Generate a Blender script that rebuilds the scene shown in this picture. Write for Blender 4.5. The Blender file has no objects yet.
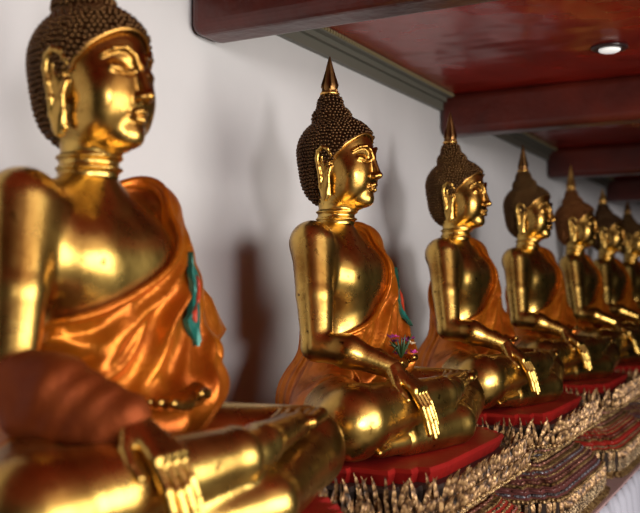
import bpy, math, random
import numpy as np
from mathutils import Vector, Matrix
R = math.radians
PI = math.pi
random.seed(7); np.random.seed(7)
S = bpy.context.scene
COL = S.collection

# ------------------------------------------------------------------ camera, world, lights, exposure
EYE = 1.62                      # camera height above the gallery floor
SEAT = EYE - 0.47               # height of the seat the statues sit on
WALLX = -0.45                   # face of the plastered wall
cam_d = bpy.data.cameras.new('camera'); cam = bpy.data.objects.new('camera', cam_d); COL.objects.link(cam)
cam.location = (1.30, -1.379, EYE)
cam.rotation_euler = (R(90 + 1.75), 0, R(28.66))
cam_d.sensor_width = 36; cam_d.lens = 36 * 900 / 640
cam_d.dof.use_dof = True; cam_d.dof.focus_distance = 2.75; cam_d.dof.aperture_fstop = 2.4
cam_d.clip_start = 0.05
S.camera = cam

w = bpy.data.worlds.new('world'); S.world = w; w.use_nodes = True
w.node_tree.nodes['Background'].inputs[0].default_value = (0.55, 0.50, 0.47, 1)
w.node_tree.nodes['Background'].inputs[1].default_value = 0.006

def area(name, loc, target, sx, sy, power, col):
    d = bpy.data.lights.new(name, 'AREA'); d.shape = 'RECTANGLE'; d.size = sx; d.size_y = sy
    d.energy = power; d.color = col
    o = bpy.data.objects.new(name, d); COL.objects.link(o); o.location = loc
    o.rotation_euler = (Vector(target) - Vector(loc)).to_track_quat('-Z', 'Y').to_euler()
    return o
sun_d = bpy.data.lights.new('low_sun', 'SUN'); sun_d.energy = 1.35; sun_d.angle = R(9); sun_d.color = (1.0, 0.95, 0.92)
sun = bpy.data.objects.new('low_sun', sun_d); COL.objects.link(sun)
_a = R(-38)                     # bearing the daylight comes from, seen from the statues
sun.rotation_euler = (-Vector((math.cos(_a), math.sin(_a), 0.015))).to_track_quat('-Z', 'Y').to_euler()
# daylight through the open bay of the gallery, opposite the nearer statues
area('bay_daylight', (3.15, 0.22, EYE + 0.00), (0, 0.22, EYE + 0.00), 3.05, 1.55, 165, (1.0, 0.96, 0.88))

S.view_settings.view_transform = 'Standard'; S.view_settings.look = 'None'
S.view_settings.gamma = 1; S.view_settings.use_curve_mapping = False
S.view_settings.exposure = -0.12

# ------------------------------------------------------------------ materials
def mat(name):
    m = bpy.data.materials.new(name); m.use_nodes = True
    nt = m.node_tree; b = nt.nodes['Principled BSDF']
    return m, nt, b
def N(nt, t, **kw):
    n = nt.nodes.new(t)
    for k, v in kw.items():
        if k in n.inputs: n.inputs[k].default_value = v
        else: setattr(n, k, v)
    return n
def ramp(nt, src, stops):
    r = nt.nodes.new('ShaderNodeValToRGB'); nt.links.new(src, r.inputs[0])
    e = r.color_ramp.elements
    while len(e) < len(stops): e.new(0.5)
    for el, (p, c) in zip(e, stops):
        el.position = p; el.color = (c[0], c[1], c[2], 1) if len(c) == 3 else c
    return r
def coords(nt):
    return nt.nodes.new('ShaderNodeTexCoord').outputs['Object']
def noise(nt, scale, detail=4, rough=0.55, vec=None):
    n = N(nt, 'ShaderNodeTexNoise'); n.inputs['Scale'].default_value = scale
    n.inputs['Detail'].default_value = detail; n.inputs['Roughness'].default_value = rough
    nt.links.new(vec if vec is not None else coords(nt), n.inputs['Vector'])
    return n
def bump(nt, b, h, strength, dist):
    bp = nt.nodes.new('ShaderNodeBump'); bp.inputs['Strength'].default_value = strength
    bp.inputs['Distance'].default_value = dist
    nt.links.new(h, bp.inputs['Height']); nt.links.new(bp.outputs[0], b.inputs['Normal'])
    return bp

def gold_mat(name, light, dark, r0, r1, spots=True):
    m, nt, b = mat(name)
    b.inputs['Metallic'].default_value = 1
    n1 = noise(nt, 5, 5)
    c = ramp(nt, n1.outputs['Fac'], [(0.35, dark), (0.6, light)])
    if spots:
        v = N(nt, 'ShaderNodeTexNoise'); v.inputs['Scale'].default_value = 34; v.inputs['Detail'].default_value = 6
        nt.links.new(coords(nt), v.inputs['Vector'])
        sp = ramp(nt, v.outputs['Fac'], [(0.66, (1, 1, 1)), (0.74, (0.12, 0.07, 0.05))])
        mx = nt.nodes.new('ShaderNodeMix'); mx.data_type = 'RGBA'; mx.blend_type = 'MULTIPLY'
        mx.inputs[0].default_value = 1.0
        nt.links.new(c.outputs[0], mx.inputs[6]); nt.links.new(sp.outputs[0], mx.inputs[7])
        nt.links.new(mx.outputs[2], b.inputs['Base Color'])
    else:
        nt.links.new(c.outputs[0], b.inputs['Base Color'])
    n2 = noise(nt, 22, 4)
    rr = N(nt, 'ShaderNodeMapRange'); rr.inputs['To Min'].default_value = r0; rr.inputs['To Max'].default_value = r1
    nt.links.new(n2.outputs['Fac'], rr.inputs['Value']); nt.links.new(rr.outputs[0], b.inputs['Roughness'])
    n3 = noise(nt, 60, 3)
    bump(nt, b, n3.outputs['Fac'], 0.12, 0.004)
    return m
GOLD = gold_mat('aged_gold_leaf', (0.60, 0.385, 0.10), (0.26, 0.115, 0.022), 0.22, 0.35)
GOLD2 = gold_mat('spire_gold', (0.80, 0.48, 0.14), (0.55, 0.27, 0.06), 0.25, 0.4, False)
SPIRE_DARK = gold_mat('darkened_spire', (0.26, 0.13, 0.045), (0.12, 0.055, 0.022), 0.3, 0.45, False)
HAIR_BLACK = gold_mat('blackened_hair', (0.10, 0.050, 0.022), (0.045, 0.022, 0.012), 0.32, 0.5, False)
HAIR_BROWN = gold_mat('bronze_hair', (0.13, 0.066, 0.024), (0.06, 0.030, 0.014), 0.30, 0.48, False)
HAIR_RED = gold_mat('reddish_bronze_hair', (0.22, 0.085, 0.028), (0.11, 0.04, 0.016), 0.3, 0.48, False)

def satin(name, c1, c2, rough=0.38, sheen=0.1):
    m, nt, b = mat(name)
    n1 = noise(nt, 9, 4)
    c = ramp(nt, n1.outputs['Fac'], [(0.3, c2), (0.7, c1)])
    nt.links.new(c.outputs[0], b.inputs['Base Color'])
    b.inputs['Roughness'].default_value = rough
    b.inputs['Metallic'].default_value = 0.7
    b.inputs['Sheen Weight'].default_value = sheen; b.inputs['Sheen Roughness'].default_value = 0.4
    b.inputs['Sheen Tint'].default_value = (1.0, 0.45, 0.1, 1)
    n2 = noise(nt, 26, 5, 0.6)
    bump(nt, b, n2.outputs['Fac'], 0.35, 0.012)
    return m
ROBE = satin('saffron_satin', (0.52, 0.155, 0.008), (0.32, 0.062, 0.004), 0.33)
HEM = satin('robe_hem_satin', (0.62, 0.22, 0.05), (0.5, 0.15, 0.03))
RUST = satin('rust_cloth', (0.24, 0.048, 0.004), (0.14, 0.022, 0.003), 0.6, 0.0)

def plain(name, col, rough=0.5, metal=0.0, emis=None, es=1.0):
    m, nt, b = mat(name)
    b.inputs['Base Color'].default_value = (*col, 1); b.inputs['Roughness'].default_value = rough
    b.inputs['Metallic'].default_value = metal
    if emis:
        b.inputs['Emission Color'].default_value = (*emis, 1); b.inputs['Emission Strength'].default_value = es
    n = noise(nt, 40, 3)
    bump(nt, b, n.outputs['Fac'], 0.08, 0.003)
    return m
TEAL = plain('teal_glass_inlay', (0.01, 0.11, 0.085), 0.25, 0.3)
REDGLASS = plain('red_glass_inlay', (0.35, 0.03, 0.01), 0.3, 0.2)

# plaster wall
WALLM, nt, b = mat('lilac_grey_plaster')
n1 = noise(nt, 1.3, 5)
c = ramp(nt, n1.outputs['Fac'], [(0.3, (0.50, 0.490, 0.50)), (0.7, (0.56, 0.545, 0.555))])
nt.links.new(c.outputs[0], b.inputs['Base Color']); b.inputs['Roughness'].default_value = 0.75
bump(nt, b, noise(nt, 14, 6).outputs['Fac'], 0.12, 0.01)

# red lacquer
def lacquer(name, c1, c2, rough, bs, bd, bscale=3.0):
    m, nt, b = mat(name)
    n1 = noise(nt, 2.2, 6, 0.6)
    c = ramp(nt, n1.outputs['Fac'], [(0.35, c2), (0.65, c1)])
    nt.links.new(c.outputs[0], b.inputs['Base Color'])
    b.inputs['Roughness'].default_value = rough
    bump(nt, b, noise(nt, bscale, 2).outputs['Fac'], bs, bd)
    return m
CEIL = lacquer('red_lacquer_ceiling', (0.27, 0.015, 0.008), (0.16, 0.009, 0.005), 0.22, 0.6, 0.06, 2.2)
BEAM = lacquer('red_lacquer_beam', (0.095, 0.012, 0.006), (0.030, 0.004, 0.003), 0.36, 0.4, 0.01, 18)
REDSEAT = lacquer('red_lacquer_seat', (0.22, 0.007, 0.005), (0.15, 0.005, 0.004), 0.5, 0.3, 0.01, 12)
REDSEAT.node_tree.nodes['Principled BSDF'].inputs['Specular IOR Level'].default_value = 0.2
REDBAND = lacquer('red_lacquer_band', (0.34, 0.02, 0.012), (0.16, 0.012, 0.01), 0.35, 0.3, 0.01, 30)
DARK = plain('dark_stain', (0.035, 0.022, 0.018), 0.5)
CORN = plain('grey_green_cornice', (0.11, 0.105, 0.085), 0.5)
FLOORM = lacquer('grey_stone_floor', (0.16, 0.14, 0.13), (0.11, 0.10, 0.09), 0.4, 0.1, 0.01)
CLOTHW = plain('white_cotton', (0.42, 0.42, 0.49), 0.85)
PINKRIM = plain('faded_pink_rim', (0.42, 0.27, 0.27), 0.6)

def ornate(name, c1, c2, c3, scale, bd):
    m, nt, b = mat(name)
    co = coords(nt)
    v = N(nt, 'ShaderNodeTexVoronoi'); v.inputs['Scale'].default_value = scale; nt.links.new(co, v.inputs['Vector'])
    c = ramp(nt, v.outputs['Distance'], [(0.0, c1), (0.35, c1), (0.55, c2), (0.9, c3)])
    nz = noise(nt, 7, 5)
    dirt = ramp(nt, nz.outputs['Fac'], [(0.35, (0.35, 0.28, 0.22)), (0.62, (1, 1, 1))])
    mx = nt.nodes.new('ShaderNodeMix'); mx.data_type = 'RGBA'; mx.blend_type = 'MULTIPLY'; mx.inputs[0].default_value = 1
    nt.links.new(c.outputs[0], mx.inputs[6]); nt.links.new(dirt.outputs[0], mx.inputs[7])
    nt.links.new(mx.outputs[2], b.inputs['Base Color'])
    b.inputs['Metallic'].default_value = 0.45; b.inputs['Roughness'].default_value = 0.42
    bp = bump(nt, b, v.outputs['Distance'], 0.9, bd); bp.invert = True
    return m
ORN = ornate('carved_gilt', (0.60, 0.40, 0.17), (0.26, 0.14, 0.05), (0.03, 0.015, 0.01), 75, 0.006)
ORN2 = ornate('gilt_glass_mosaic', (0.55, 0.40, 0.22), (0.20, 0.12, 0.06), (0.02, 0.03, 0.025), 130, 0.004)
LEAF = ornate('gilt_leaf', (0.50, 0.30, 0.13), (0.20, 0.10, 0.04), (0.03, 0.018, 0.012), 60, 0.004)
GREYB = ornate('grey_blue_mosaic', (0.30, 0.29, 0.33), (0.13, 0.12, 0.14), (0.03, 0.02, 0.02), 110, 0.003)

# ------------------------------------------------------------------ mesh helpers
def obj_from(name, verts, faces, mats, parent=None, loc=(0, 0, 0), smooth=True, midx=None):
    me = bpy.data.meshes.new(name)
    verts = np.asarray(verts, dtype=np.float32)
    me.from_pydata([tuple(v) for v in verts.tolist()], [], faces if isinstance(faces, list) else faces.tolist())
    for m in (mats if isinstance(mats, (list, tuple)) else [mats]): me.materials.append(m)
    if midx is not None: me.polygons.foreach_set('material_index', midx)
    if smooth: me.polygons.foreach_set('use_smooth', [True] * len(me.polygons))
    me.validate(); me.update()
    o = bpy.data.objects.new(name, me); COL.objects.link(o); o.location = loc
    if parent: o.parent = parent
    return o
class MB:
    def __init__(s): s.v = []; s.f = []; s.m = []
    def add(s, v, f, m=0):
        o = len(s.v); s.v += [tuple(map(float, p)) for p in v]
        s.f += [tuple(int(i) + o for i in q) for q in f]; s.m += [m] * len(f)
    def box(s, x0, x1, y0, y1, z0, z1, m=0):
        s.add([(x0,y0,z0),(x1,y0,z0),(x1,y1,z0),(x0,y1,z0),(x0,y0,z1),(x1,y0,z1),(x1,y1,z1),(x0,y1,z1)],
              [(0,3,2,1),(4,5,6,7),(0,1,5,4),(1,2,6,5),(2,3,7,6),(3,0,4,7)], m)
    def lathe(s, prof, n=24, c=(0, 0, 0), m=0, sq=1.0):
        v = []; f = []
        for r, z in prof:
            for i in range(n):
                a = 2 * PI * i / n; v.append((c[0] + r * math.cos(a), c[1] + r * math.sin(a) * sq, c[2] + z))
        for j in range(len(prof) - 1):
            for i in range(n):
                k = (i + 1) % n; f.append((j*n+i, j*n+k, (j+1)*n+k, (j+1)*n+i))
        f.append(tuple(range(n))[::-1]); f.append(tuple((len(prof)-1)*n + i for i in range(n)))
        s.add(v, f, m)
    def tube(s, pts, rad, n=8, m=0):
        pts = [Vector(p) for p in pts]; v = []; f = []
        up = Vector((0, 0, 1))
        for i, p in enumerate(pts):
            t = (pts[min(i+1, len(pts)-1)] - pts[max(i-1, 0)]).normalized()
            a = t.cross(up); a = a.normalized() if a.length > 1e-3 else Vector((1, 0, 0)); b2 = t.cross(a)
            r = rad[i] if isinstance(rad, (list, tuple)) else rad
            for k in range(n):
                q = p + a * (r * math.cos(2*PI*k/n)) + b2 * (r * math.sin(2*PI*k/n)); v.append(q)
        for j in range(len(pts) - 1):
            for k in range(n):
                l = (k + 1) % n; f.append((j*n+k, j*n+l, (j+1)*n+l, (j+1)*n+k))
        f.append(tuple(range(n))[::-1]); f.append(tuple((len(pts)-1)*n + i for i in range(n)))
        s.add(v, f, m)
    def build(s, name, mats, parent=None, loc=(0, 0, 0), smooth=True):
        return obj_from(name, s.v, s.f, mats, parent, loc, smooth, s.m)
def bevel(o, wd, seg=2):
    md = o.modifiers.new('bevel', 'BEVEL'); md.width = wd; md.segments = seg; md.limit_method = 'ANGLE'; return o
def tag(o, label=None, cat=None, group=None, kind=None):
    if label: o['label'] = label
    if cat: o['category'] = cat
    if group: o['group'] = group
    if kind: o['kind'] = kind
    return o
def empty(name, loc, rz=0):
    o = bpy.data.objects.new(name, None); COL.objects.link(o); o.location = loc; o.rotation_euler = (0, 0, rz)
    o.empty_display_size = 0.1; return o

# ------------------------------------------------------------------ distance-field sculpting
class Field:
    def __init__(s, lo, hi, h):
        s.lo = np.array(lo, np.float32); s.h = h
        s.n = np.ceil((np.array(hi) - np.array(lo)) / h).astype(int) + 1
        s.d = np.full(s.n, 1.0, np.float32)
        s.ax = [s.lo[i] + h * np.arange(s.n[i], dtype=np.float32) for i in range(3)]
    def block(s, lo, hi):
        sl = []
        for i in range(3):
            a = int(np.clip(math.floor((lo[i] - s.lo[i]) / s.h), 0, s.n[i])); b = int(np.clip(math.ceil((hi[i] - s.lo[i]) / s.h) + 1, 0, s.n[i]))
            if b <= a: return None, None
            sl.append(slice(a, b))
        return tuple(sl), (s.ax[0][sl[0]][:, None, None], s.ax[1][sl[1]][None, :, None], s.ax[2][sl[2]][None, None, :])
    def op(s, fn, lo, hi, k, mode):
        mg = k + 3.5 * s.h
        sl, P = s.block(np.array(lo) - mg, np.array(hi) + mg)
        if sl is None: return
        e = fn(*P); d = s.d[sl]
        if mode == 'add':
            hh = np.clip(0.5 + 0.5 * (d - e) / k, 0, 1); s.d[sl] = d * (1 - hh) + e * hh - k * hh * (1 - hh)
        else:
            e = -e; hh = np.clip(0.5 - 0.5 * (d - e) / k, 0, 1); s.d[sl] = d * (1 - hh) + e * hh + k * hh * (1 - hh)
    def cone(s, a, b, ra, rb=None, k=0.02, mode='add', sc=None):
        rb = ra if rb is None else rb
        a = np.array(a, float); b = np.array(b, float); ab = b - a; L = max(float(ab @ ab), 1e-9)
        def fn(X, Y, Z):
            t = np.clip(((X-a[0])*ab[0] + (Y-a[1])*ab[1] + (Z-a[2])*ab[2]) / L, 0, 1)
            dx = X-a[0]-t*ab[0]; dy = Y-a[1]-t*ab[1]; dz = Z-a[2]-t*ab[2]
            return np.sqrt(dx*dx + dy*dy + dz*dz) - (ra + (rb - ra) * t)
        r = max(ra, rb)
        s.op(fn, np.minimum(a, b) - r, np.maximum(a, b) + r, k, mode)
    def poly(s, pts, rads, k=0.01, mode='add'):
        for i in range(len(pts) - 1):
            r0, r1 = (rads, rads) if not isinstance(rads, (list, tuple)) else (rads[i], rads[i+1])
            s.cone(pts[i], pts[i+1], r0, r1, k, mode)
    def ell(s, c, r, k=0.03, mode='add', rz=0, ry=0):
        M = (Matrix.Rotation(rz, 3, 'Z') @ Matrix.Rotation(ry, 3, 'Y')).transposed()
        M = np.array(M)
        def fn(X, Y, Z):
            x = X-c[0]; y = Y-c[1]; z = Z-c[2]
            u = M[0,0]*x+M[0,1]*y+M[0,2]*z; v = M[1,0]*x+M[1,1]*y+M[1,2]*z; w_ = M[2,0]*x+M[2,1]*y+M[2,2]*z
            k0 = np.sqrt((u/r[0])**2 + (v/r[1])**2 + (w_/r[2])**2)
            k1 = np.sqrt((u/r[0]**2)**2 + (v/r[1]**2)**2 + (w_/r[2]**2)**2) + 1e-6
            return (k0 * (k0 - 1) / k1)
        m = max(r); c = np.array(c, float)
        ext = np.array(r) if (rz == 0 and ry == 0) else np.array((m, m, m))
        s.op(fn, c - ext, c + ext, k, mode)
    def mesh(s):
        d = s.d; n = d.shape; ins = d < 0
        cs = [(i, j, k) for i in (0, 1) for j in (0, 1) for k in (0, 1)]
        cnt = np.zeros((n[0]-1, n[1]-1, n[2]-1), np.int8)
        for (i, j, k) in cs: cnt += ins[i:n[0]-1+i, j:n[1]-1+j, k:n[2]-1+k]
        act = np.argwhere((cnt > 0) & (cnt < 8))
        val = {c: d[act[:, 0]+c[0], act[:, 1]+c[1], act[:, 2]+c[2]] for c in cs}
        sm = np.zeros((len(act), 3)); ct = np.zeros(len(act))
        for a in cs:
            for ax in range(3):
                if a[ax] == 0:
                    b = list(a); b[ax] = 1; b = tuple(b)
                    va, vb = val[a], val[b]; m = (va < 0) != (vb < 0)
                    t = np.where(m, va / np.where(m, va - vb, 1), 0)
                    p = np.tile(np.array(a, float), (len(act), 1)); p[:, ax] = t
                    sm[m] += p[m]; ct[m] += 1
        V = (act + sm / ct[:, None]) * s.h + s.lo
        idx = np.full(cnt.shape, -1, np.int64); idx[act[:, 0], act[:, 1], act[:, 2]] = np.arange(len(act))
        F = []
        for ax in range(3):
            sa = [slice(None)] * 3; sb = [slice(None)] * 3; sa[ax] = slice(0, -1); sb[ax] = slice(1, None)
            A = ins[tuple(sa)]; B = ins[tuple(sb)]
            e = np.argwhere(A != B)
            o1, o2 = [(1, 2), (2, 0), (0, 1)][ax]
            e = e[(e[:, o1] > 0) & (e[:, o2] > 0) & (e[:, o1] < n[o1]-1) & (e[:, o2] < n[o2]-1)]
            def at(u, v):
                q = e.copy(); q[:, o1] -= u; q[:, o2] -= v; return idx[q[:, 0], q[:, 1], q[:, 2]]
            q = np.stack([at(1, 1), at(0, 1), at(0, 0), at(1, 0)], 1)
            fl = A[e[:, 0], e[:, 1], e[:, 2]]
            q[~fl] = q[~fl][:, ::-1]
            F.append(q[(q >= 0).all(1)])
        return V, np.concatenate(F)
def vnormals(V, F):
    a = V[F[:, 0]]; b = V[F[:, 1]]; c = V[F[:, 2]]; d = V[F[:, 3]]
    n = np.cross(c - a, d - b); out = np.zeros_like(V)
    for i in range(4): np.add.at(out, F[:, i], n)
    return out / (np.linalg.norm(out, axis=1, keepdims=True) + 1e-12)
def merge(parts):
    vs = []; fs = []; o = 0
    for V, F in parts: vs.append(V); fs.append(F + o); o += len(V)
    return np.concatenate(vs), np.concatenate(fs)

# ------------------------------------------------------------------ the seated figure (local: +x forward, +y its left, z up from the seat)
SHR, ELR, WRR = (0.008, -0.194, 0.590), (0.060, -0.262, 0.295), (0.262, -0.205, 0.238)
SHL, ELL_, WRL = (-0.02, 0.185, 0.592), (0.045, 0.228, 0.300), (0.150, 0.125, 0.235)
def torso(f, pad=0.0, neck=True):
    f.ell((-0.01, 0, 0.12), (0.15+pad, 0.185+pad, 0.14+pad), 0.03)
    f.ell((0.0, 0, 0.27), (0.105+pad, 0.130+pad, 0.15+pad), 0.05)
    f.ell((0.0, 0, 0.46), (0.108+pad, 0.160+pad, 0.15+pad), 0.06)
    f.cone((-0.02, -0.15, 0.588), (-0.02, 0.15, 0.588), 0.058+pad, k=0.06)
    if neck:
        f.ell((0.046, -0.072, 0.50), (0.060, 0.082, 0.070), 0.06)
        f.ell((0.046, 0.072, 0.50), (0.060, 0.082, 0.070), 0.06)
        f.cone((-0.02, 0, 0.60), (-0.018, 0, 0.655), 0.066, 0.050, 0.05)
bf = Field((-0.28, -0.60, -0.03), (0.52, 0.64, 0.80), 0.0048)
torso(bf)
# right arm, bare
bf.cone(SHR, (0.034, -0.228, 0.44), 0.063, 0.054, 0.05)
bf.cone((0.034, -0.228, 0.44), ELR, 0.054, 0.044, 0.006)
bf.cone(ELR, (0.15, -0.248, 0.283), 0.043, 0.044, 0.012)
bf.cone((0.15, -0.248, 0.283), WRR, 0.044, 0.029, 0.02)
# left arm, mostly under the robe
bf.cone(SHL, ELL_, 0.060, 0.043, 0.03); bf.cone(ELL_, WRL, 0.044, 0.029, 0.02)
# thighs
bf.cone((0.0, -0.11, 0.10), (0.225, -0.375, 0.105), 0.118, 0.098, 0.04)
bf.cone((0.0, 0.11, 0.10), (0.225, 0.425, 0.090), 0.118, 0.090, 0.04)
# left shin beneath, right shin above
bf.cone((0.235, 0.420, 0.075), (0.355, 0.06, 0.055), 0.080, 0.055, 0.02)
bf.cone((0.355, 0.06, 0.055), (0.30, -0.20, 0.045), 0.055, 0.045, 0.02)
bf.cone((0.235, -0.37, 0.115), (0.325, 0.00, 0.145), 0.092, 0.054, 0.02)
bf.cone((0.325, 0.00, 0.145), (0.325, 0.08, 0.146), 0.054, 0.036, 0.01)
# shallow lap between thighs
bf.ell((0.14, 0.0, 0.05), (0.22, 0.26, 0.09), 0.05)
bf.d = np.maximum(bf.d, (-bf.ax[2] + 0.0)[None, None, :])
# sculpted folds around the ankle hem and the neck rings

parts = [bf.mesh()]
# hand builder : palm plus five fingers, on a finer grid
def hand(wrist, palm, nrm, flen, spread, curl, side, h=0.003):
    """palm: direction to the knuckles, nrm: back of hand, side: +1 thumb on +cross side"""
    wv = Vector(wrist); d = Vector(palm).normalized(); nn = Vector(nrm); nn = (nn - d * nn.dot(d)).normalized(); s_ = d.cross(nn) * side
    L = 0.100; pts = []
    ctr = wv + d * 0.09
    f = Field(tuple(ctr - Vector((.15, .15, .16))), tuple(ctr + Vector((.15, .15, .14))), h)
    for q in (-0.030, -0.010, 0.010, 0.030):
        f.cone(wv + s_ * q * 0.25, wv + d * L + s_ * q * 0.95, 0.0165, 0.0125, 0.012)
    f.cone(wv - d * 0.05, wv + d * 0.01, 0.028, 0.026, 0.012)
    for i, (q, fl) in enumerate(zip((0.030, 0.010, -0.010, -0.029), (0.9, 1.0, 0.95, 0.78))):
        p = wv + d * (L - 0.008) + s_ * q; dirn = (d + s_ * q * spread).normalized(); r = 0.0105 if i < 3 else 0.009
        for j, (sg, cu) in enumerate(zip((0.45, 0.32, 0.26), curl)):
            ang = cu
            dirn = (dirn * math.cos(ang) - nn * math.sin(ang)).normalized()
            q2 = p + dirn * (flen * fl * sg)
            f.cone(p, q2, r, r * 0.9, 0.003); p = q2; r *= 0.92
    p = wv + d * 0.022 + s_ * 0.020 - nn * 0.004
    dirn = (d * 0.75 + s_ * 0.62 - nn * 0.2).normalized()
    q2 = p + dirn * 0.042; f.cone(p, q2, 0.015, 0.0115, 0.010)
    q3 = q2 + (dirn * 0.6 + d * 0.5 - nn * 0.15).normalized() * 0.032; f.cone(q2, q3, 0.0115, 0.0105, 0.003)
    q4 = q3 + (d - nn * 0.15).normalized() * 0.024; f.cone(q3, q4, 0.0105, 0.0085, 0.003)
    return f.mesh()
parts.append(hand(WRR, (0.083, -0.002, -0.052), (0.6, -0.05, 0.8), 0.140, 1.4, (0.46, 0.26, 0.10), 1))
parts.append(hand(WRL, (0.20, -0.9, -0.08), (0, -0.1, -1.0), 0.085, 1.0, (0.10, 0.15, 0.2), 1))
# right foot, sole up on the left thigh, toes towards the left knee
ff = Field((0.15, -0.06, 0.04), (0.42, 0.47, 0.28), 0.0034)
ff.cone((0.305, 0.03, 0.153), (0.305, 0.12, 0.158), 0.044, 0.036, 0.02)
ff.ell((0.312, 0.075, 0.150), (0.036, 0.050, 0.034), 0.02)
ff.cone((0.305, 0.12, 0.160), (0.272, 0.31, 0.168), 0.036, 0.026, 0.02)
ff.cone((0.290, 0.12, 0.162), (0.232, 0.31, 0.166), 0.030, 0.022, 0.02)
for i, (x, r, l) in enumerate(((0.294, 0.0165, 0.050), (0.268, 0.0120, 0.056), (0.246, 0.0112, 0.050), (0.226, 0.0106, 0.043), (0.208, 0.0098, 0.034))):
    ff.cone((x - 0.002, 0.325, 0.172), (x - 0.012, 0.335 + l, 0.178), r, r * 0.92, 0.004)
    ff.ell((x - 0.013, 0.337 + l, 0.179), (r * 1.05, r * 1.1, r), 0.003)
FV, FF = ff.mesh(); FV[:, 0] += 0.026; FV[:, 1] -= 0.035; FV[:, 2] -= 0.004
parts.append((FV, FF))
# left foot peeking below the right knee
lf = Field((0.18, -0.42, -0.02), (0.42, -0.12, 0.14), 0.004)
lf.cone((0.305, -0.18, 0.046), (0.285, -0.33, 0.040), 0.040, 0.027, 0.02)
for i in range(5):
    lf.cone((0.305 - i * 0.016, -0.32, 0.038), (0.302 - i * 0.017, -0.37 + i * 0.005, 0.034), 0.0115, 0.010, 0.004)
parts.append(lf.mesh())

# head
hf = Field((-0.18, -0.125, 0.655), (0.165, 0.125, 1.01), 0.0022)
hf.cone((-0.02, 0, 0.63), (-0.008, 0, 0.75), 0.060, 0.054, 0.02)
for zz in (0.672, 0.694):   # three fold lines of the neck
    hf.ell((-0.014, 0, zz), (0.066, 0.064, 0.010), 0.006)
hf.ell((-0.015, 0, 0.880), (0.120, 0.094, 0.103), 0.02)
hf.ell((0.030, 0, 0.812), (0.080, 0.077, 0.104), 0.03)
hf.ell((-0.040, 0, 0.81), (0.085, 0.078, 0.09), 0.03)
for sy in (-1, 1):
    hf.ell((0.062, sy * 0.036, 0.800), (0.038, 0.040, 0.052), 0.04)
    hf.ell((0.030, sy * 0.050, 0.757), (0.045, 0.022, 0.026), 0.03)
hf.ell((0.083, 0, 0.737), (0.027, 0.030, 0.024), 0.02)
hf.ell((0.070, 0, 0.725), (0.035, 0.035, 0.018), 0.02)
for sy in (-1, 1):
    hf.ell((0.116, sy * 0.036, 0.855), (0.017, 0.026, 0.014), 0.010, 'sub')
    hf.ell((0.0865, sy * 0.037, 0.8495), (0.0195, 0.0275, 0.0180), 0.003)
    hf.poly([(0.1085, sy*0.012, 0.846), (0.1085, sy*0.025, 0.8405), (0.1055, sy*0.040, 0.8400), (0.094, sy*0.058, 0.848)], 0.0022, 0.002, 'sub')
    hf.poly([(0.109, sy*0.013, 0.850), (0.109, sy*0.025, 0.8445), (0.106, sy*0.040, 0.844), (0.094, sy*0.060, 0.853)], 0.0022, 0.002)
    hf.poly([(0.113, sy*0.006, 0.862), (0.111, sy*0.016, 0.880), (0.106, sy*0.034, 0.890), (0.094, sy*0.053, 0.886), (0.078, sy*0.070, 0.872)], [0.006, 0.005, 0.005, 0.0045, 0.003], 0.006)
hf.cone((0.103, 0, 0.878), (0.1290, 0, 0.804), 0.0085, 0.0110, 0.010)
hf.ell((0.132, 0, 0.802), (0.012, 0.011, 0.010), 0.006)
for sy in (-1, 1):
    hf.ell((0.120, sy * 0.012, 0.799), (0.013, 0.0085, 0.0085), 0.006)
    hf.ell((0.124, sy * 0.007, 0.790), (0.005, 0.003, 0.004), 0.002, 'sub')
hf.poly([(0.098, -0.027, 0.7745), (0.1135, -0.014, 0.7715), (0.1190, -0.005, 0.7745), (0.1175, 0, 0.7725), (0.1190, 0.005, 0.7745), (0.1135, 0.014, 0.7715), (0.098, 0.027, 0.7745)], [0.002, 0.0055, 0.0062, 0.0058, 0.0062, 0.0055, 0.002], 0.003)
hf.poly([(0.100, -0.023, 0.768), (0.113, -0.011, 0.7600), (0.1165, 0, 0.7585), (0.113, 0.011, 0.7600), (0.100, 0.023, 0.768)], [0.003, 0.0068, 0.0075, 0.0068, 0.003], 0.003)
hf.poly([(0.101, -0.028, 0.7715), (0.118, -0.012, 0.7655), (0.1235, 0, 0.7665), (0.118, 0.012, 0.7655), (0.101, 0.028, 0.7715)], 0.0016, 0.0015, 'sub')
# long ears
for sy in (-1, 1):
    hf.ell((-0.008, sy * 0.088, 0.835), (0.022, 0.014, 0.046), 0.008)
    rim = [(0.014, .090, .846), (0.016, .098, .864), (0.008, .103, .880), (-0.008, .106, .885), (-0.022, .106, .874), (-0.027, .105, .852), (-0.023, .103, .825), (-0.018, .101, .795), (-0.019, .095, .765), (-0.014, .089, .738), (-0.003, .087, .730), (0.006, .087, .741), (0.006, .091, .770), (0.006, .095, .800), (0.012, .091, .826)]
    hf.poly([(x, sy * y, z) for x, y, z in rim], 0.0062, 0.004)
    hf.ell((-0.006, sy * 0.094, 0.762), (0.014, 0.007, 0.040), 0.004)
    hf.poly([(-0.004, sy * 0.101, 0.790), (-0.005, sy * 0.104, 0.735)], 0.002, 0.003, 'sub')
    hf.ell((0.000, sy * 0.108, 0.850), (0.010, 0.012, 0.020), 0.004, 'sub')
    hf.poly([(0.010, sy*.097, .838), (-0.004, sy*.100, .832), (-0.012, sy*.102, .846), (-0.010, sy*.102, .866)], 0.0035, 0.003)
parts.append(hf.mesh())
BODY_V, BODY_F = merge(parts)

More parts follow.
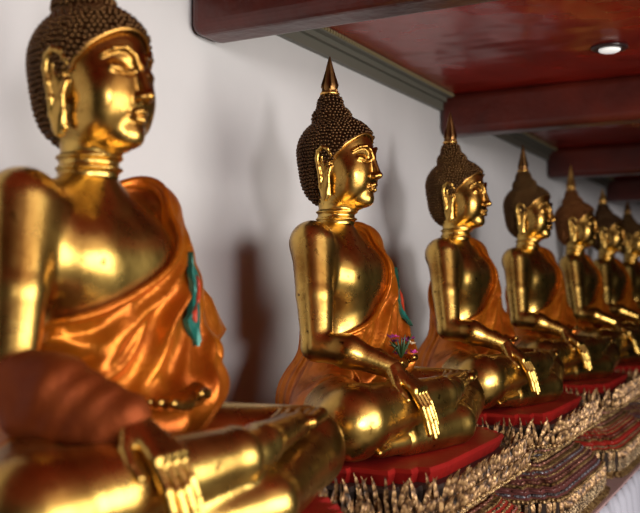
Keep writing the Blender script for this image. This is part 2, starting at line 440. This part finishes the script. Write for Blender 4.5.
# hair cap and topknot
hr = Field((-0.185, -0.135, 0.69), (0.15, 0.135, 1.12), 0.003)
hr.ell((-0.012, 0, 0.884), (0.128, 0.102, 0.108), 0.02)
hr.ell((-0.040, 0, 0.812), (0.088, 0.084, 0.10), 0.03)
hr.ell((-0.030, 0, 0.990), (0.060, 0.058, 0.040), 0.012)
hr.ell((-0.036, 0, 1.030), (0.038, 0.037, 0.042), 0.012)
xs = np.array([-0.2, -0.045, -0.028, 0.030, 0.060, 0.095, 0.13]); zs = np.array([0.715, 0.715, 0.76, 0.885, 0.912, 0.932, 0.940])
zl = np.interp(hr.ax[0], xs, zs).astype(np.float32)[:, None, None] - 2.6 * (hr.ax[1] ** 2)[None, :, None] * (hr.ax[0] > 0.02)[:, None, None]
g = (zl - hr.ax[2][None, None, :]) * 0.6
raw = hr.d.copy()
hr.d = np.maximum(hr.d, g)
HAIRV, HAIRF = hr.mesh()
# curls
def icos(r, sub=1):
    import bmesh
    bm = bmesh.new(); bmesh.ops.create_icosphere(bm, subdivisions=sub, radius=r)
    v = [tuple(x.co) for x in bm.verts]; f = [tuple(x.index for x in q.verts) for q in bm.faces]; bm.free(); return np.array(v), f
hn = vnormals(HAIRV, HAIRF)
ix = np.clip(((HAIRV - hr.lo) / hr.h).round().astype(int), 0, hr.n - 1)
zl3 = np.broadcast_to(zl, hr.d.shape)
gv = HAIRV[:, 2] - zl3[ix[:, 0], ix[:, 1], ix[:, 2]]
onsurf = np.abs(raw[ix[:, 0], ix[:, 1], ix[:, 2]]) < 0.004
cand = np.argwhere(onsurf & (gv > 0.004)).ravel()
order = cand[np.lexsort((np.random.rand(len(cand)) * 0, np.round(HAIRV[cand, 2] / 0.0105)))]
sp = 0.0100; cells = {}; picks = []
for i in order:
    p = HAIRV[i]; c = tuple((p / sp).astype(int)); ok = True
    for dx in (-1, 0, 1):
        for dy in (-1, 0, 1):
            for dz in (-1, 0, 1):
                for q in cells.get((c[0]+dx, c[1]+dy, c[2]+dz), ()):
                    if ((q - p) ** 2).sum() < sp * sp: ok = False; break
                if not ok: break
            if not ok: break
        if not ok: break
    if ok: cells.setdefault(c, []).append(p); picks.append(i)
kv, kf = icos(0.0057, 2)
hb_v = [HAIRV]; hb_f = [tuple(q) for q in HAIRF.tolist()]; off = len(HAIRV); hb_m = [0] * len(HAIRF)
for i in picks:
    c = HAIRV[i] + hn[i] * 0.0018
    hb_v.append(kv + c); hb_f += [tuple(a + off for a in q) for q in kf]; off += len(kv)
hb_m += [0] * (len(hb_f) - len(hb_m))
HB_V = np.concatenate(hb_v)
# hairline fillet: a thin raised band along the forehead
line = []
for t in np.linspace(-1, 1, 61):
    a = t * 1.28
    # march outwards in direction a from the head axis until outside of the hair, at hairline height
    for rr in np.linspace(0.13, 0.03, 120):
        x = -0.015 + rr * math.cos(a) * 1.0; y = rr * math.sin(a)
        z = float(np.interp(x, xs, zs)) - (2.6 * y * y if x > 0.02 else 0)
        k = ((x + 0.015) / 0.128) ** 2 + (y / 0.101) ** 2 + ((z - 0.884) / 0.107) ** 2
        if k <= 1.0: line.append((x, y, z - 0.001)); break

# robe
def wob(x, y, z, s, p): return np.sin(x*s*1.3+p)+np.sin(y*s+1.7*p+1.9*np.sin(z*s*.6))+np.sin(z*s*1.1+2.3*p+1.5*np.sin(x*s*.7+y*s*.4))
def build_robe(yk, zk):
    rf = Field((-0.34, -0.46, -0.02), (0.40, 0.50, 0.72), 0.0046)
    torso(rf, 0.013, neck=False)
    rf.ell((0.046, 0.072, 0.50), (0.074, 0.096, 0.084), 0.05)
    rf.cone(SHL, ELL_, 0.070, 0.050, 0.05)
    rf.cone(ELL_, (0.145, 0.150, 0.238), 0.052, 0.046, 0.04)
    rf.cone((0.02, 0.15, 0.50), (0.08, 0.13, 0.22), 0.075, 0.072, 0.05)
    rf.cone((0.0, 0.17, 0.40), (-0.02, 0.17, 0.14), 0.08, 0.07, 0.05)
    rf.ell((0.07, 0.02, 0.19), (0.10, 0.16, 0.050), 0.05)
    # skirt of cloth behind and around the hips
    rf.cone((-0.03, -0.07, 0.11), (-0.03, 0.09, 0.11), 0.125, 0.125, 0.05)
    rf.cone((-0.01, -0.10, 0.13), (0.085, -0.225, 0.09), 0.10, 0.122, 0.04)
    RX, RY, RZ = rf.ax[0][:, None, None], rf.ax[1][None, :, None], rf.ax[2][None, None, :]
    ys_ = rf.ax[1]; zf = np.interp(ys_, yk, zk); ker = np.ones(7) / 7
    zf = np.convolve(np.pad(zf, 3, 'edge'), ker, 'valid'); slope_f = np.gradient(zf, rf.h)
    zb = np.clip(0.50 + 1.3 * ys_, 0.26, 0.74); slope_b = np.gradient(zb, rf.h)
    tf = np.clip((RX + 0.06) / 0.10, 0, 1); tf = tf * tf * (3 - 2 * tf)
    zcut = zf[None, :, None] * tf + zb[None, :, None] * (1 - tf)
    slope = slope_f[None, :, None] * tf + slope_b[None, :, None] * (1 - tf)
    G = (RZ - zcut) / np.sqrt(1 + slope ** 2)
    shell = rf.d.copy()
    rf.d = np.maximum(shell, G)
    hem = np.sqrt((shell - 0.001) ** 2 + G ** 2) - 0.0065
    rf.d = np.minimum(rf.d, hem.astype(np.float32))
    # keep the cloth off the front of the lap: cut beyond the right thigh top front
    cutx = (RX - (0.215 + 0.0 * RY)) * 1.0
    rf.d = np.maximum(rf.d, np.where(RY < -0.13, RX - 0.10 - 0.35 * (RY + 0.13) * -1 * 0.2, cutx) + 0 * RZ)
    rf.d = np.maximum(rf.d, 0.002 - RZ)
    ROBEV, ROBEF = rf.mesh()
    rn = vnormals(ROBEV, ROBEF)
    x, y, z = ROBEV.T
    # folds fan out from the left shoulder
    al = np.arctan2(0.66 - z, 0.30 - y)
    rad = np.hypot(0.66 - z, 0.30 - y)
    ph = al * 26 + 0.9 * wob(x, y, z, 14, 0.3)
    fold = (0.5 + 0.5 * np.sin(ph)) ** 2.2 + 0.55 * (0.5 + 0.5 * np.sin(al * 43 + 1.2 * wob(x, y, z, 20, 1.1))) ** 2
    cr = 0.4 * wob(x, y, z, 46, 2.0) / 3
    ampl = 0.020 * np.clip((rad - 0.12) / 0.18, 0.0, 1.1)
    back = np.clip(-x / 0.05, 0, 1)
    vert = (0.5 + 0.5 * np.sin(np.arctan2(y, x + 0.02) * 24 + 0.6 * wob(x, y, z, 10, 0.7))) ** 2
    amp = ampl * (1 - back) * (fold - 0.4 + cr * 0.5) + 0.009 * back * (vert - 0.3) * np.clip((rad - 0.10) / 0.15, 0, 1)
    ixr = np.clip(((ROBEV - rf.lo) / rf.h).round().astype(int), 0, rf.n - 1)
    gd = np.abs(np.broadcast_to(G, rf.d.shape)[ixr[:, 0], ixr[:, 1], ixr[:, 2]])
    fade = np.clip((gd - 0.010) / 0.02, 0.0, 1)
    amp = amp * fade
    ROBEV2 = ROBEV + rn * amp[:, None]
    ROBEV2[:, 2] = np.maximum(ROBEV2[:, 2], 0.001)
    return ROBEV2, ROBEF, rf
ROBE_A = build_robe([-0.30, -0.14, -0.09, -0.04, 0.02, 0.075, 0.100, 0.118, 0.135], [0.300, 0.310, 0.328, 0.348, 0.378, 0.425, 0.470, 0.540, 0.680])
ROBE_B = build_robe([-0.30, -0.20, -0.10, -0.03, 0.03, 0.085, 0.125, 0.152, 0.172], [0.345, 0.365, 0.395, 0.425, 0.455, 0.490, 0.530, 0.580, 0.700])
rf = ROBE_A[2]

def flap_mesh():
    # loose corner of the shoulder sash standing away behind the left arm
    P = [(-0.02, 0.23, 0.52), (0.02, 0.35, 0.415), (0.035, 0.405, 0.345), (0.02, 0.34, 0.28), (-0.02, 0.22, 0.16)]
    Q = [(0.02, 0.21, 0.50), (0.04, 0.24, 0.42), (0.05, 0.26, 0.335), (0.04, 0.24, 0.25), (0.02, 0.20, 0.18)]
    mb = MB(); v = []; f = []; nu = 10; nv = 24
    for j in range(nv + 1):
        t = j / nv * 4; k = min(int(t), 3); u = t - k
        a = Vector(P[k]).lerp(Vector(P[k+1]), u); b_ = Vector(Q[k]).lerp(Vector(Q[k+1]), u)
        for i in range(nu + 1):
            s = i / nu; p = b_.lerp(a, s)
            p.x += 0.010 * math.sin(s * 7 + j * 0.35) * s
            v.append(p)
    n = nu + 1
    for j in range(nv):
        for i in range(nu): f.append((j*n+i, j*n+i+1, (j+1)*n+i+1, (j+1)*n+i))
    mb.add(v, f); return mb

def teal_mesh(mb, rv, cx, cz):
    # flame shaped glass inlay following the front of the draped cloth
    V = rv[0]
    def surf(y, z):
        m = (np.abs(V[:, 1] - y) < 0.014) & (np.abs(V[:, 2] - z) < 0.018)
        return V[m, 0].max() + 0.003 if m.any() else 0.08
    for (sc, m, dx) in ((1.0, 0, 0.0), (0.50, 1, 0.003)):
        n = 40; v = []
        for rr in (0.001, 0.33, 0.66, 1.0):
            for t in np.linspace(0, 2 * PI, n, endpoint=False):
                yy = math.sin(t) * 0.024 * (1 - 0.75 * max(0, math.cos(t))) * sc * rr; zz = 0.095 * math.cos(t) * sc * rr
                v.append((surf(cx + yy, cz + zz) + dx, cx + yy, cz + zz))
        v += [(p[0] - 0.012, p[1], p[2]) for p in v[3 * n:]]
        f = [(j*n+i, (j+1)*n+i, (j+1)*n+(i+1) % n, j*n+(i+1) % n) for j in range(4) for i in range(n)]
        mb.add(v, f, m)

def make_statue(loc, rz, hair_mat, spire_h, first=None):
    root = empty('buddha_statue', loc, rz)
    b_ = obj_from('body', BODY_V, BODY_F, GOLD, root)
    h_ = obj_from('hair', HB_V, hb_f, hair_mat, root)
    mb = MB(); mb.tube(line, 0.0034, 8)
    mb.build('hairline_band', GOLD2, root)
    r_ = obj_from('robe', ROBE_A[0], ROBE_A[1], ROBE, root)
    fl = flap_mesh().build('sash_corner', ROBE, root)
    sd = fl.modifiers.new('solid', 'SOLIDIFY'); sd.thickness = 0.006
    mt = MB(); teal_mesh(mt, ROBE_A, 0.205, 0.43); mt.build('glass_inlay', [TEAL, REDGLASS], root, smooth=False)
    spire(root, spire_h)
    return root
def spire(root, H, m=None):
    mb = MB(); c = (-0.038, 0, 1.062)
    prof = [(0.020, 0), (0.028, 0.004), (0.029, 0.010), (0.022, 0.014), (0.0245, 0.020), (0.0255, 0.030), (0.023, 0.042), (0.017, H * 0.55), (0.009, H * 0.8), (0.003, H * 0.96), (0.001, H)]
    mb.lathe(prof, 20, c)
    for k in range(6):
        a = k * PI / 3
        mb.tube([(c[0] + 0.024*math.cos(a), c[1] + 0.024*math.sin(a), c[2] + 0.012), (c[0] + 0.0265*math.cos(a), c[1] + 0.0265*math.sin(a), c[2] + 0.032), (c[0] + 0.013*math.cos(a), c[1] + 0.013*math.sin(a), c[2] + H * 0.66)], [0.006, 0.005, 0.001], 6)
    o = mb.build('spire', m or SPIRE_DARK, root)
    k = MB(); k.lathe([(0.022, 0.000), (0.0305, 0.004), (0.0315, 0.009), (0.024, 0.014)], 20, c); k.build('spire_collar', GOLD2, root)
def copy_tree(o, parent=None):
    c = o.copy(); COL.objects.link(c); c.parent = parent
    for ch in list(o.children): copy_tree(ch, c)
    return c

# ------------------------------------------------------------------ setting
Y0, Y1 = -2.6, 15.0
def structure(name, mb, mats, smooth=False):
    o = mb.build(name, mats, smooth=smooth); tag(o, kind='structure'); return o
mb = MB(); mb.box(WALLX - 0.2, WALLX, Y0, Y1, 0, EYE + 1.25); structure('wall_left', mb, WALLM)
mb = MB(); mb.box(WALLX - 0.2, 6.0, Y0, Y1, -0.1, 0); structure('floor', mb, FLOORM)
ZC = EYE + 1.02
mb = MB(); mb.box(WALLX, 2.6, Y0, Y1, ZC, ZC + 0.08); structure('ceiling', mb, CEIL)
# cornice along the top of the wall
mb = MB()
mb.box(WALLX, WALLX + 0.025, Y0, Y1, ZC - 0.088, ZC - 0.045, 0)
mb.box(WALLX, WALLX + 0.045, Y0, Y1, ZC - 0.045, ZC - 0.022, 0)
mb.box(WALLX, WALLX + 0.075, Y0, Y1, ZC - 0.022, ZC, 0)
yy = Y0 + 0.02
while yy < Y1:
    mb.box(WALLX + 0.075, WALLX + 0.083, yy, yy + 0.012, ZC - 0.018, ZC - 0.004, 1); yy += 0.024
structure('trim_1', mb, [CORN, plain('faded_gilt_dots', (0.28, 0.23, 0.12), 0.5, 0.3)])
for i in range(6):
    yb = 1.02 + 2.22 * i
    mb = MB(); mb.box(WALLX, 2.6, yb - 0.085, yb + 0.085, EYE + 0.80, ZC)
    o = mb.build('ceiling_beam', BEAM, smooth=False); bevel(o, 0.04, 5)
    tag(o, kind='structure', cat=None)
    o.name = 'trim_%d' % (i + 2)

# low plinth with its white cloth skirt
PL = SEAT - 0.415
mb = MB(); mb.box(WALLX, 0.53, Y0, Y1, 0, PL - 0.012, 0); o = structure('trim_9', mb, WALLM)
mb = MB(); mb.box(WALLX, 0.553, Y0, Y1, PL - 0.012, PL, 0); o = bevel(structure('trim_10', mb, PINKRIM), 0.004)
mb = MB(); v = []; f = []; ny = 1400
for i in range(ny + 1):
    yy = Y0 + (Y1 - Y0) * i / ny
    for j, zz in enumerate((PL - 0.013, PL - 0.06, PL - 0.25, PL - 0.5, 0.01)):
        a = 0.004 + 0.006 * j
        v.append((0.550 + a * math.sin(yy * 42 + 1.4 * math.sin(yy * 9)) + 0.35 * a * math.sin(yy * 97) + 0.012 * j, yy, zz))
for i in range(ny):
    for j in range(4): f.append((i*5+j, i*5+j+1, (i+1)*5+j+1, (i+1)*5+j))
mb.add(v, f); o = mb.build('cloth_skirt', CLOTHW)
sd = o.modifiers.new('solid', 'SOLIDIFY'); sd.thickness = 0.003
tag(o, 'long white pleated cloth skirt hanging below the pedestals', 'cloth')

# recessed lamp in the ceiling
t = empty('ceiling_light', (0.55, 2.59, ZC))
tag(t, 'small round white recessed light in the red ceiling', 'light')
mb = MB(); mb.lathe([(0.075, 0), (0.078, -0.006), (0.070, -0.012), (0.050, -0.014), (0.048, -0.003)], 32)
mb.build('trim_ring', plain('dark_lamp_ring', (0.03, 0.015, 0.015), 0.3), t)
mb = MB(); mb.lathe([(0.046, -0.010), (0.044, -0.018), (0.036, -0.022)], 32)
mb.build('lens', plain('lamp_lens', (0.8, 0.8, 0.78), 0.3, 0, (1, 0.97, 0.93), 0.6), t)

# ------------------------------------------------------------------ pedestals
def plan(hx, hy, x0):
    """redented outline, front at +x; returns closed loop of (x, y)"""
    st = 0.045; pts = []
    # front right corner steps (y negative), then front, then left corner
    q = [(x0, -hy), (hx - 3*st - 0.06, -hy), (hx - 3*st - 0.06, -hy + st*0.6), (hx - 2*st, -hy + st*0.6), (hx - 2*st, -hy + st*1.6), (hx - st, -hy + st*1.6), (hx - st, -hy + st*2.6), (hx - 0.012, -hy + st*2.6), (hx, -hy + st*4.6)]
    pts = q + [(x, -y) for x, y in q[::-1]]
    return pts
X0P = WALLX + 0.01
def ring(mb, prof, mi):
    """prof: list of (offset, z)"""
    loops = []
    for off, z in prof:
        loops.append([(x, y, z) for x, y in plan(0.505 + off, 0.492 + off, X0P)])
    v = []; f = []; n = len(loops[0])
    # duplicate vertices per segment for flat shading
    for j in range(len(loops) - 1):
        for i in range(n - 1):
            f.append((j*n+i, j*n+i+1, (j+1)*n+i+1, (j+1)*n+i))
    for l in loops: v += l
    f.append(tuple(range(n))[::-1]); f.append(tuple((len(loops)-1)*n + i for i in range(n)))
    mb.add(v, f, mi)
def outline_points(off, step):
    P = plan(0.505 + off, 0.492 + off, X0P); res = []
    for a, b_ in zip(P[:-1], P[1:]):
        a = Vector(a); b_ = Vector(b_); L = (b_ - a).length; n = max(1, int(round(L / step)))
        t = (b_ - a).normalized(); nrm = Vector((t.y, -t.x))
        for i in range(n): res.append((a + t * (L * (i + 0.5) / n), t, nrm))
    return res
def leaf_row(mb, off, z0, h_, wd, step, lean, m=0, down=False, rnd=None):
    for (p, t, nrm) in outline_points(off, step):
        hh = h_ * (1 + (rnd.uniform(-0.10, 0.14) if rnd else 0)); sgn = -1 if down else 1
        tw = rnd.uniform(-0.012, 0.012) if rnd else 0
        T = Vector((t.x, t.y, 0)); Nn = Vector((nrm.x, nrm.y, 0)); B = Vector((p.x, p.y, z0))
        v = []
        lv = ((0, 0.55, 0.0, 0.010), (0.3, 0.60, 0.10, 0.014), (0.62, 0.42, 0.35, 0.012), (0.85, 0.20, 0.70, 0.007))
        for (u, ww, l, th) in lv:
            c = B + Vector((0, 0, sgn * hh * u)) + Nn * (lean * l) + T * tw * u
            v += [c - T * wd * ww, c + Nn * th, c + T * wd * ww, c - Nn * 0.004]
        v.append(B + Vector((0, 0, sgn * hh)) + Nn * lean * 1.15 + T * tw)
        f = []
        for j in range(3):
            for i in range(4):
                k = (i + 1) % 4; f.append((j*4+i, j*4+k, (j+1)*4+k, (j+1)*4+i))
        for i in range(4): f.append((12+i, 12+(i+1) % 4, 16))
        mb.add(v, f, m)
def bead_row(mb, off, z, r, step, m=0):
    kv_, kf_ = icos(r, 1)
    for (p, t, nrm) in outline_points(off, step):
        mb.add(kv_ + np.array((p.x, p.y, z)), kf_, m)
def make_pedestal(variant, seed):
    rnd = random.Random(seed)
    root = empty('statue_pedestal', (0, 0, PL))
    H = SEAT - PL
    T = H
    RB, MO = (REDBAND, ORN2) if variant == 0 else (BROWNB, GREYB)
    rnd2 = rnd
    def rg(prof, m, name='moulding'):
        mb = MB(); ring(mb, prof, 0); return mb.build(name, m, root, smooth=False)
    def lf(name, m=LEAF, *a, **k):
        mb = MB(); leaf_row(mb, *a, **k); return mb.build(name, m, root, smooth=False)
    def bd(off, z, r=0.0072, step=0.017):
        mb = MB(); bead_row(mb, off, z, r, step); return mb.build('bead_row', ORN, root)
    def bars(off, z, h_, ln, m):
        """a row of long raised cartouches with rounded ends"""
        mb = MB()
        for (p, t, nrm) in outline_points(off, ln):
            T3 = Vector((t.x, t.y, 0)); N3 = Vector((nrm.x, nrm.y, 0)); c = Vector((p.x, p.y, z)); L = ln * 0.42; v = []
            for (u, ww) in ((-1, 0.2), (-0.8, 0.8), (-0.45, 1), (0.45, 1), (0.8, 0.8), (1, 0.2)):
                for k in range(6):
                    a_ = 2 * PI * k / 6; v.append(c + T3 * L * u + Vector((0, 0, 1)) * (h_ * 0.5 * ww * math.sin(a_)) + N3 * (h_ * 0.5 * ww * math.cos(a_)))
            f = [(j*6+k, j*6+(k+1) % 6, (j+1)*6+(k+1) % 6, (j+1)*6+k) for j in range(5) for k in range(6)] + [tuple(range(6))[::-1], tuple(range(30, 36))]
            mb.add(v, f)
        return mb.build('cartouche_row', m, root)
    rg([(-0.075, T - 0.05), (-0.060, T - 0.014), (-0.066, T - 0.004), (-0.078, T - 0.0025)], REDSEAT, 'seat_slab')
    lf('leaf_crest', LEAF, -0.020, T - 0.104, 0.094, 0.015, 0.0205, 0.024, rnd=rnd)
    lf('leaf_row', LEAF, -0.006, T - 0.100, 0.046, 0.013, 0.0205, 0.022, rnd=rnd)
    rg([(-0.05, T - 0.110), (-0.040, T - 0.055), (-0.045, T - 0.045)], DARK, 'crest_backing')
    rg([(-0.035, T - 0.116), (0.000, T - 0.110), (0.003, T - 0.101), (-0.035, T - 0.098)], ORN); bd(0.003, T - 0.106)
    rg([(-0.08, T - 0.140), (-0.028, T - 0.116), (-0.05, T - 0.112)], RB, 'red_band')
    bars(-0.030, T - 0.121, 0.010, 0.040, ORN); bars(-0.046, T - 0.133, 0.010, 0.040, PINKB)
    rg([(-0.085, T - 0.152), (-0.050, T - 0.148), (-0.050, T - 0.140), (-0.085, T - 0.137)], ORN)
    rg([(-0.110, T - 0.206), (-0.100, T - 0.150)], RB, 'red_band')
    bars(-0.088, T - 0.160, 0.012, 0.045, MO); bars(-0.096, T - 0.174, 0.012, 0.050, ORN); bd(-0.098, T - 0.186); bars(-0.090, T - 0.199, 0.012, 0.045, PINKB)
    rg([(-0.10, T - 0.214), (-0.068, T - 0.211), (-0.068, T - 0.204), (-0.10, T - 0.202)], ORN)
    rg([(-0.026, T - 0.244), (-0.066, T - 0.212), (-0.08, T - 0.210)], RB, 'red_band')
    bars(-0.060, T - 0.218, 0.011, 0.040, MO); bars(-0.046, T - 0.228, 0.011, 0.042, ORN); bars(-0.030, T - 0.239, 0.011, 0.044, PINKB)
    rg([(-0.05, T - 0.258), (-0.020, T - 0.256), (-0.018, T - 0.246), (-0.05, T - 0.243)], ORN)
    rg([(0.005, T - 0.290), (-0.022, T - 0.257), (-0.04, T - 0.255)], RB, 'red_band')
    bars(-0.014, T - 0.265, 0.012, 0.050, RB); bars(-0.004, T - 0.279, 0.012, 0.050, MO)
    rg([(-0.01, T - 0.302), (0.014, T - 0.299), (0.014, T - 0.289), (-0.01, T - 0.286)], ORN); bd(0.013, T - 0.294)
    rg([(0.008, T - 0.385), (0.008, T - 0.300)], DARK, 'lower_panel')
    lf('petal_row', ORN2, 0.010, T - 0.388, 0.062, 0.014, 0.030, 0.006); lf('petal_row', LEAF, 0.010, T - 0.301, 0.052, 0.013, 0.030, 0.004, down=True)
    rg([(0.000, 0.0), (0.034, 0.003), (0.036, 0.012), (0.016, T - 0.388), (0.0, T - 0.385)], ORN, 'foot')
    return root

BROWNB = lacquer('brown_lacquer_band', (0.12, 0.035, 0.03), (0.05, 0.02, 0.02), 0.4, 0.3, 0.01, 30)
PINKB = ornate('worn_pink_gilt', (0.48, 0.24, 0.17), (0.30, 0.10, 0.07), (0.05, 0.02, 0.02), 90, 0.003)
YS = [0.0, 1.115, 2.22, 3.31, 4.40, 5.48, 6.56]
XS = [0.025, 0.010, 0.0, 0.0, 0.0, -0.02, -0.03]
ped_lab = ['red-topped gilt pedestal nearest at the lower left, under the largest statue',
           'red-topped gilt pedestal with a tall leaf crest, under the statue holding flowers',
           'darker gilt pedestal with grey-blue tiers, under the third statue from the left',
           'gilt pedestal with bright red tiers, under the fourth statue from the left',
           'gilt pedestal under the fifth statue from the left',
           'gilt pedestal under the sixth statue from the left, near the right edge',
           'farthest gilt pedestal at the right edge, under the last statue']
protos = {}
for i, yv in enumerate(YS):
    va = 1 if i in (2, 4) else 0
    if va not in protos: p = protos[va] = make_pedestal(va, 3 + va)
    else: p = copy_tree(protos[va])
    p.location = (0, yv, PL)
    tag(p, ped_lab[i], 'pedestal', 'gilt pedestals along the wall')

# ------------------------------------------------------------------ statues
lab = ['largest golden seated Buddha at the left, nearest, out of focus, rust cloth over its forearm',
       'sharp golden Buddha second from the left, black hair and spire, flowers in its lap',
       'golden seated Buddha third from the left, spire in front of the dark beam',
       'golden seated Buddha fourth from the left, face turned more to the viewer',
       'golden seated Buddha fifth from the left, reddish hair and thin golden spire',
       'dark-haired golden Buddha sixth from the left, half hidden by the fifth',
       'farthest golden Buddha in the row, cut off by the right edge']
hm = [HAIR_BROWN, HAIR_BLACK, HAIR_BROWN, HAIR_BROWN, HAIR_RED, HAIR_BLACK, HAIR_BROWN]
sh = [0.11, 0.128, 0.14, 0.150, 0.17, 0.12, 0.12]
rzs = [0, 0, -2, -9, 0, -6, -8]
base = make_statue((0, 0, SEAT), 0, HAIR_BROWN, 0.11)
stat = []
for i, yv in enumerate(YS):
    s_ = base if i == 0 else copy_tree(base)
    s_.location = (XS[i], yv, SEAT); s_.scale = (1.045,) * 3 if i == 0 else (1, 1, 1); s_.rotation_euler = (0, 0, R(rzs[i]))
    tag(s_, lab[i], 'statue', 'golden seated statues along the wall')
    for ch in s_.children:
        if ch.name.startswith('hair') and not ch.name.startswith('hairline'):
            ch.material_slots[0].link = 'OBJECT'; ch.material_slots[0].material = hm[i]
        if ch.name.startswith('spire') and i > 0: ch.scale = (1, 1, 1)
    stat.append(s_)
for i, s_ in enumerate(stat):
    if i > 0:
        for ch in list(s_.children):
            if ch.name.startswith('spire') or (i > 1 and ch.name.startswith('glass_inlay')): bpy.data.objects.remove(ch)
        spire(s_, sh[i], GOLD2 if i in (4, 5) else None)

for ch in stat[0].children:
    if ch.name.startswith('robe'): bpy.data.objects.remove(ch); break
obj_from('robe', ROBE_B[0], ROBE_B[1], ROBE, stat[0])
for ch in stat[0].children:
    if ch.name.startswith('glass_inlay'): bpy.data.objects.remove(ch); break
mt = MB(); teal_mesh(mt, ROBE_B, 0.150, 0.42); mt.build('glass_inlay', [TEAL, REDGLASS], stat[0], smooth=False)
# cloth laid over the forearm of the nearest statue
sf = Field((-0.06, -0.40, 0.10), (0.36, -0.12, 0.42), 0.004)
sf.cone((0.05, -0.262, 0.296), (0.15, -0.250, 0.281), 0.053, 0.054, 0.02)
sf.cone((0.15, -0.250, 0.281), (0.258, -0.208, 0.238), 0.054, 0.043, 0.02)
sf.cone((0.10, -0.26, 0.24), (0.22, -0.23, 0.215), 0.045, 0.042, 0.03)
V, F = sf.mesh(); nn = vnormals(V, F); x, y, z = V.T
V = V + nn * (0.0025 * (np.sin((x * 0.9 - z * 0.8 + 0.3 * y) * 95 + 1.3 * wob(x, y, z, 22, 0.2)) * 0.5 + 0.4 * wob(x, y, z, 30, 1.0) / 2))[:, None]
obj_from('forearm_cloth', V, F, RUST, stat[0])

# flowers in the lap of the second statue
t = empty('flower_posy', (0.212, YS[1] + 0.005, SEAT + 0.252), 0)
tag(t, 'purple and pink posy in the lap of the second statue from the left', 'flowers')
PUR = plain('purple_petals', (0.20, 0.03, 0.14), 0.6); PNK = plain('magenta_petals', (0.55, 0.05, 0.30), 0.6); GRN = plain('dark_green_leaf', (0.02, 0.05, 0.015), 0.5); PALE = plain('pale_petals', (0.75, 0.6, 0.4), 0.6)
rnd = random.Random(5)
for k in range(9):
    c = Vector((rnd.uniform(-0.04, 0.035), rnd.uniform(-0.05, 0.05), rnd.uniform(0.0, 0.055)))
    mb = MB()
    for j in range(8):
        a = j * PI / 4 + rnd.random(); e = rnd.uniform(0.2, 0.9); r = 0.017
        d = Vector((math.cos(a) * math.cos(e), math.sin(a) * math.cos(e), math.sin(e)))
        sdv = d.cross(Vector((0, 0, 1))).normalized() * 0.006
        mb.add([c, c + d * r * 0.6 + sdv, c + d * r, c + d * r * 0.6 - sdv, c + d * r * 0.6 + Vector((0, 0, 0.003))], [(0, 1, 4), (1, 2, 4), (2, 3, 4), (3, 0, 4), (0, 3, 2, 1)])
    mb.build('blossom', [PNK if k % 4 == 1 else (PALE if k == 6 else PUR)], t, smooth=False)
mb = MB()
for k in range(14):
    a = rnd.uniform(0, 2 * PI); r = rnd.uniform(0.02, 0.045)
    mb.tube([(0, 0, -0.004), (r * 0.5 * math.cos(a), r * 0.5 * math.sin(a), 0.03), (r * math.cos(a), r * math.sin(a), 0.03 + rnd.uniform(-0.02, 0.04))], [0.002, 0.0045, 0.0008], 6)
mb.build('leaves', GRN, t)
